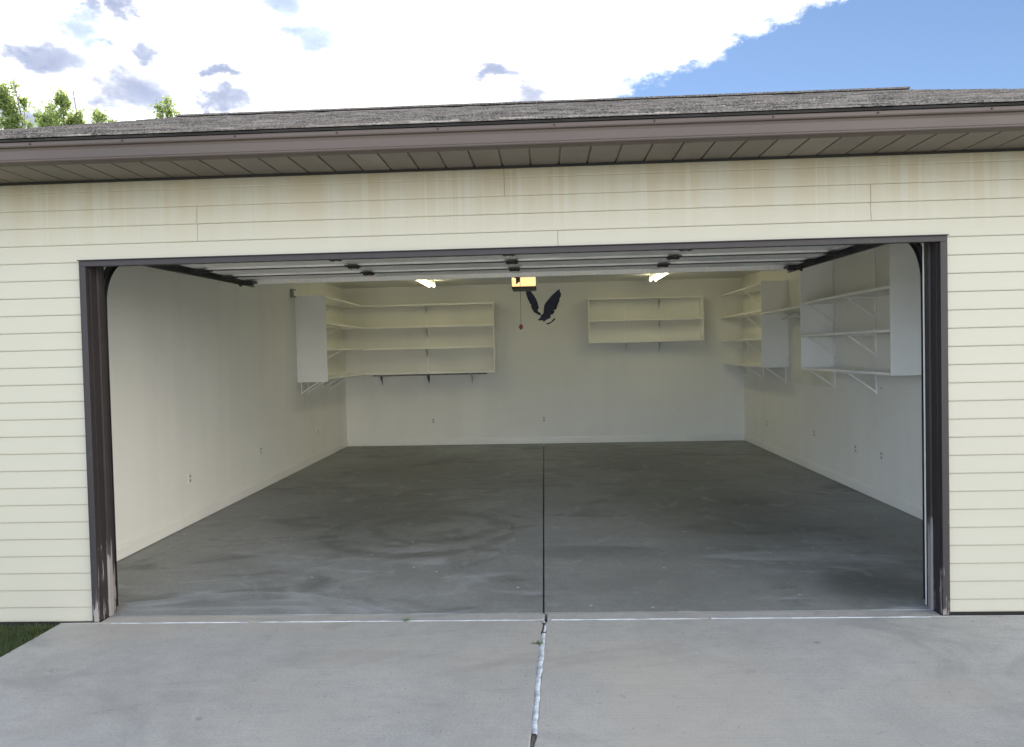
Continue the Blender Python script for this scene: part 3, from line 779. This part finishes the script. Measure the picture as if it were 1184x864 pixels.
bm = new(); box(bm, XL+.001, XL+.045, 5.51, 5.63, 2.37, 2.48, .004); obj('case', bm, M['rod'], T)
bm = new(); box(bm, XL+.0455, XL+.052, 5.53, 5.61, 2.39, 2.46, .002); obj('lid', bm, M['plate'], T)

# weeds in the joints
for wx, wy, sd, lab in ((seam_x(-.42)-.022, -.41, 9, 'tiny green weed sprouting beside the white driveway joint'), (-.84, -.052, 12, 'tiny green weed on the pale threshold line left of the driveway joint')):
    bm = new(); tint = bm.faces.layers.float.new('tint'); rnd = random.Random(sd)
    for i in range(26):
        a = rnd.uniform(0, 6.28); l = rnd.uniform(.012, .032); w = .003; x, y = wx+rnd.uniform(-.012, .012), wy+rnd.uniform(-.010, .010)
        d = Vector((math.cos(a), math.sin(a), .6)); s = Vector((-d.y, d.x, 0))*w
        b = Vector((x, y, -.002)); f = bm.faces.new([bm.verts.new(q) for q in (b, b+d*l*.6+s, b+d*l, b+d*l*.6-s)]); f[tint] = rnd.random()*.5
    o = obj('weed', bm, M['leaf'], recalc=False); tag(o, lab, 'weed', 'weeds in the concrete joints')

# ================================================================== trees beyond the roof
def tree(az, el, dist, width, label, leaves, seed, bare=False):
    rnd = random.Random(seed); az = R(az)
    x, y = dist*math.sin(az), -4.4+dist*math.cos(az); H = 1.56+dist*math.tan(R(el))
    T = thing('tree', label, 'tree', (x, y, -.045), 'trees showing above the left end of the roof')
    bm = new(); tips = []
    n = 9; lean = rnd.uniform(-.25, .25); tr = [(x+lean*(i/n)**2+rnd.uniform(-.06, .06), y+rnd.uniform(-.06, .06), -.05+(H+.02)*i/n) for i in range(n+1)]
    tube(bm, tr, [max(.012, .16*(1-i/n)**.9) for i in range(n+1)], 8)
    lead = [(0, 0, 0.)]+[(rnd.uniform(-.5, .5)*width, rnd.uniform(-.5, .5)*width, rnd.uniform(.1, .9)) for _ in range(0 if bare else 4)]
    for dx, dy, drop in lead:
        Hj = H-drop; b0 = Vector(tr[4]); tp = Vector((tr[n][0]+dx, tr[n][1]+dy, Hj))
        if dx or dy: tube(bm, [b0, b0.lerp(tp, .4)+Vector((dx*.3, dy*.3, 0)), b0.lerp(tp, .75), tp], [.06, .04, .02, .004], 6)
        for k in range(16 if not bare else 12):
            g = rnd.random()**.8; p = b0.lerp(tp, 1-.62*g); a = rnd.uniform(0, 6.28)
            ln = (.10+.62*width*min(1, g*1.5)**.9*rnd.uniform(.5, 1.2)) if not bare else .45*g+.1
            d = Vector((math.cos(a), math.sin(a), rnd.uniform(.8, 1.8))).normalized()
            q = p+d*ln*.55; e = q+(d+Vector((0, 0, .45))).normalized()*ln*.5
            if e.z > Hj: e.z = Hj-rnd.uniform(0, .12)
            tube(bm, [p, q, e], [.012+.02*g, .010, .003], 5); tips += [(q, ln), (e, ln*.8), (q.lerp(e, .5), ln)]
        tips += [(tp-Vector((0, 0, .06)), .12), (tp-Vector((0, 0, .18)), .2)]
    obj('trunk', bm, M['bark'], T)
    if bare: return T
    bm = new(); lay = bm.faces.layers.float.new('tint')
    for k in range(int(leaves*1.5)):
        c, ln = rnd.choice(tips); s = .05+.14*ln
        p = c+Vector((rnd.gauss(0, s), rnd.gauss(0, s), rnd.gauss(0, s*1.15)))
        if p.z > H+.15: continue
        sz = rnd.uniform(.03, .062)
        u = Vector((rnd.gauss(0, 1), rnd.gauss(0, 1), rnd.gauss(0, 1))).normalized(); w = u.orthogonal().normalized(); w.rotate(Matrix.Rotation(rnd.uniform(0, 6.28), 3, u))
        f = bm.faces.new([bm.verts.new(q) for q in (p-u*sz, p+w*sz*.55, p+u*sz, p-w*sz*.55)])
        f[lay] = min(1, max(0, rnd.gauss(.5, .25)))
    obj('crown', bm, M['leaf'], T, recalc=False)
    return T
tree(-34.8, 17.3, 27, .85, 'slim tall green tree at the far left behind the roof', 6500, 1)
tree(-33.5, 16.3, 30, 1.0, 'pale loose tree between the two tallest trees behind the roof', 4200, 2)
tree(-32.5, 17.1, 26, 1.05, 'broad bright green tree behind the left roof end', 8000, 3)
tree(-31.75, 17.4, 30, .6, 'bare leafless sapling standing between leafy trees behind the roof', 0, 4, bare=True)
tree(-30.9, 16.3, 29, .75, 'short slim tree right of the bare sapling behind the roof', 3400, 5)
tree(-26.7, 17.4, 25, .9, 'small leafy treetop alone beside the left end of the roof ridge', 3800, 6)

# ================================================================== sky, clouds, sun
SUN_AZ, SUN_EL = -12., 47.
w = bpy.data.worlds.new('World'); scene.world = w; w.use_nodes = True
t = NT(w.node_tree); bg = t.n['Background']; out = t.n['World Output']
sky = t.node('ShaderNodeTexSky'); sky.sky_type = 'NISHITA'; sky.sun_disc = False
sky.sun_elevation = R(SUN_EL); sky.sun_rotation = R(SUN_AZ); sky.altitude = 1400; sky.air_density = 1.0; sky.dust_density = .3; sky.ozone_density = 2.5
t.l.new(sky.outputs[0], bg.inputs['Color']); bg.inputs['Strength'].default_value = .05
tc = t.node('ShaderNodeTexCoord'); v = tc.outputs['Generated']; x, y, z = t.xyz(v)
az = t.math('MULTIPLY', t.math('ARCTAN2', x, y), 57.2958); el = t.math('MULTIPLY', t.math('ARCSINE', z), 57.2958)
def wn(scale, detail=5, off=0., rough=.6):
    mp = t.node('ShaderNodeMapping'); mp.inputs['Location'].default_value = (off, off*.7, off*1.3); mp.inputs['Scale'].default_value = (1, 1, 1.6)
    t.l.new(v, mp.inputs['Vector']); return t.math('SUBTRACT', t.noise(mp.outputs[0], scale, detail, rough), .5)
n1 = wn(14, 8, 0, .65); n2 = wn(14, 6, 5.2); n3 = wn(3.2, 6, 2.1); n4 = wn(22, 7, 9.4, .65)
azd = t.math('ADD', az, t.math('MULTIPLY', n1, 7.)); eld = t.math('ADD', el, t.math('MULTIPLY', n2, 5.))
s = t.math('SUBTRACT', t.math('SUBTRACT', el, 18.3), t.math('MULTIPLY', t.math('SUBTRACT', az, 6.), .344))
s = t.math('MAXIMUM', t.math('MINIMUM', s, 9.), -9.)
s = t.math('ADD', s, t.math('ADD', t.math('ADD', t.math('MULTIPLY', n1, 4.6), t.math('MULTIPLY', wn(60, 5, 3.3, .7), 1.6)), .35))
front = t.smooth(s, -.35, .9)
lean = t.math('SUBTRACT', t.math('MULTIPLY', x, .80), t.math('MULTIPLY', y, .60))   # unseen cloud bank added right behind the camera to light the front and interior
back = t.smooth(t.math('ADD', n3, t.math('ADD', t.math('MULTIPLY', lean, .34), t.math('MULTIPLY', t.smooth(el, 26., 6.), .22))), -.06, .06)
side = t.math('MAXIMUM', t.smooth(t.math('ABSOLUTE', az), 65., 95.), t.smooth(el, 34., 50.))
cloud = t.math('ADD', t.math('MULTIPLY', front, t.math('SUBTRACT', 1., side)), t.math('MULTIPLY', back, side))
def blob(a, e, ra, re):
    dx = t.math('DIVIDE', t.math('SUBTRACT', azd, a), ra); dy = t.math('DIVIDE', t.math('SUBTRACT', eld, e), re)
    return t.smooth(t.math('ADD', t.math('MULTIPLY', dx, dx), t.math('MULTIPLY', dy, dy)), 2.6, .0)
def union(lst):
    m = None
    for b in lst: m = blob(*b) if m is None else t.math('MAXIMUM', m, blob(*b))
    return m
grey = union([(-33.6, 19.0, 2.3, 1.0), (-28.6, 17.6, 2.6, 1.6), (-22.6, 17.7, 1.5, .8), (-22.3, 19.6, 1.5, .45), (-3., 20.2, 1.6, .6), (-1.2, 18.5, 1.5, .9), (-29.0, 22.2, .9, .6), (-31., 22.4, .9, .6), (-28.3, 20.4, 1.2, .5), (-34.5, 15.2, 1.6, 1.)])
grey = t.smooth(t.math('ADD', t.math('MULTIPLY', grey, 1.15), t.math('MULTIPLY', t.math('ADD', n4, t.math('MULTIPLY', n1, .7)), 1.1)), .22, 1.35)
hole = union([(-31.6, 21.1, 1.1, .8), (-31.2, 20.1, .8, .4), (-18.6, 23.9, 2.0, .9), (-16.8, 22.2, 1.8, .6), (9., 18.6, .8, .35)])
K = 2.0**-EXPOSURE
def sc(c, k=1.): return (c[0]*K*k, c[1]*K*k, c[2]*K*k, 1)
white = t.mix(t.smooth(n4, -.25, .2), sc((1.25, 1.27, 1.3)), sc((2.2, 2.2, 2.2)))
soft = t.math('MULTIPLY', t.smooth(az, -6., -26.), t.smooth(t.math('ADD', n3, t.math('MULTIPLY', n1, .8)), .02, .30))
white = t.mix(t.math('MULTIPLY', soft, .9), white, sc(srgb(226, 234, 247)))
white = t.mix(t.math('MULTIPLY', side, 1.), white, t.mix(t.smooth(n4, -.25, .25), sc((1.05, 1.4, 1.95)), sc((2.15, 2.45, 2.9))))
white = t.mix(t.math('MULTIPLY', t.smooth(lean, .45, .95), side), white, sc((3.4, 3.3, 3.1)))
lowk = t.math('MULTIPLY', t.math('ADD', .62, t.math('MULTIPLY', t.smooth(el, 48., 14.), 1.0)), side)  # unseen low clouds brightened to send more light into the garage
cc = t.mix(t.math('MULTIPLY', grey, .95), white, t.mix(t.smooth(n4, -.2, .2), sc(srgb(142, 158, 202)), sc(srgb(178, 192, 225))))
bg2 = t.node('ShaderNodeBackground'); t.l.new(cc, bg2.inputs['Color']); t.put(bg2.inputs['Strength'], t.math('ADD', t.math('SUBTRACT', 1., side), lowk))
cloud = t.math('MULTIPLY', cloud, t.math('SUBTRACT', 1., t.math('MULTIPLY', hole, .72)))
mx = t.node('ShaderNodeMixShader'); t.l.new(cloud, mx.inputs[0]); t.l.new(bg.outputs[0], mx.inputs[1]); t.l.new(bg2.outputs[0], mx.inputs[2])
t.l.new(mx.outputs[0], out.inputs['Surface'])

sd = bpy.data.lights.new('sun', 'SUN'); sd.energy = 5.0; sd.angle = R(.53); sd.color = (1, .95, .87)
so = bpy.data.objects.new('sun', sd); COL.objects.link(so)
S_ = Vector((math.sin(R(SUN_AZ))*math.cos(R(SUN_EL)), math.cos(R(SUN_AZ))*math.cos(R(SUN_EL)), math.sin(R(SUN_EL))))
so.rotation_euler = S_.to_track_quat('Z', 'Y').to_euler(); so.location = (0, 0, 20)

# ================================================================== camera
cd = bpy.data.cameras.new('camera'); cam = bpy.data.objects.new('camera', cd); COL.objects.link(cam)
f_, cy_, h_, yw, pt, rl = 871.457, -4.4025, 1.5601, -.043994, -.027412, -.023563
fw = Vector((math.sin(yw)*math.cos(pt), math.cos(yw)*math.cos(pt), math.sin(pt)))
r0 = Vector((math.cos(yw), -math.sin(yw), 0)); u0 = r0.cross(fw)
rr = r0*math.cos(rl)+u0*math.sin(rl); uu = rr.cross(fw)
mt = Matrix.Identity(4)
for i in range(3): mt[i][0] = rr[i]; mt[i][1] = uu[i]; mt[i][2] = -fw[i]
mt.translation = (0, cy_, h_)
cam.matrix_world = mt
cd.sensor_fit = 'HORIZONTAL'; cd.sensor_width = 36; cd.lens = 36*f_/1184; cd.shift_x = 1/1184; cd.clip_start = .05; cd.clip_end = 1000
scene.camera = cam

vs = scene.view_settings
scene.display_settings.display_device = 'sRGB'; vs.view_transform = 'Standard'; vs.look = 'None'; vs.exposure = EXPOSURE; vs.gamma = 1; vs.use_curve_mapping = False
scene.render.engine = 'CYCLES'; scene.cycles.max_bounces = 8; scene.cycles.diffuse_bounces = 6; scene.cycles.sample_clamp_indirect = 8
scene.render.resolution_x = 1024; scene.render.resolution_y = 747
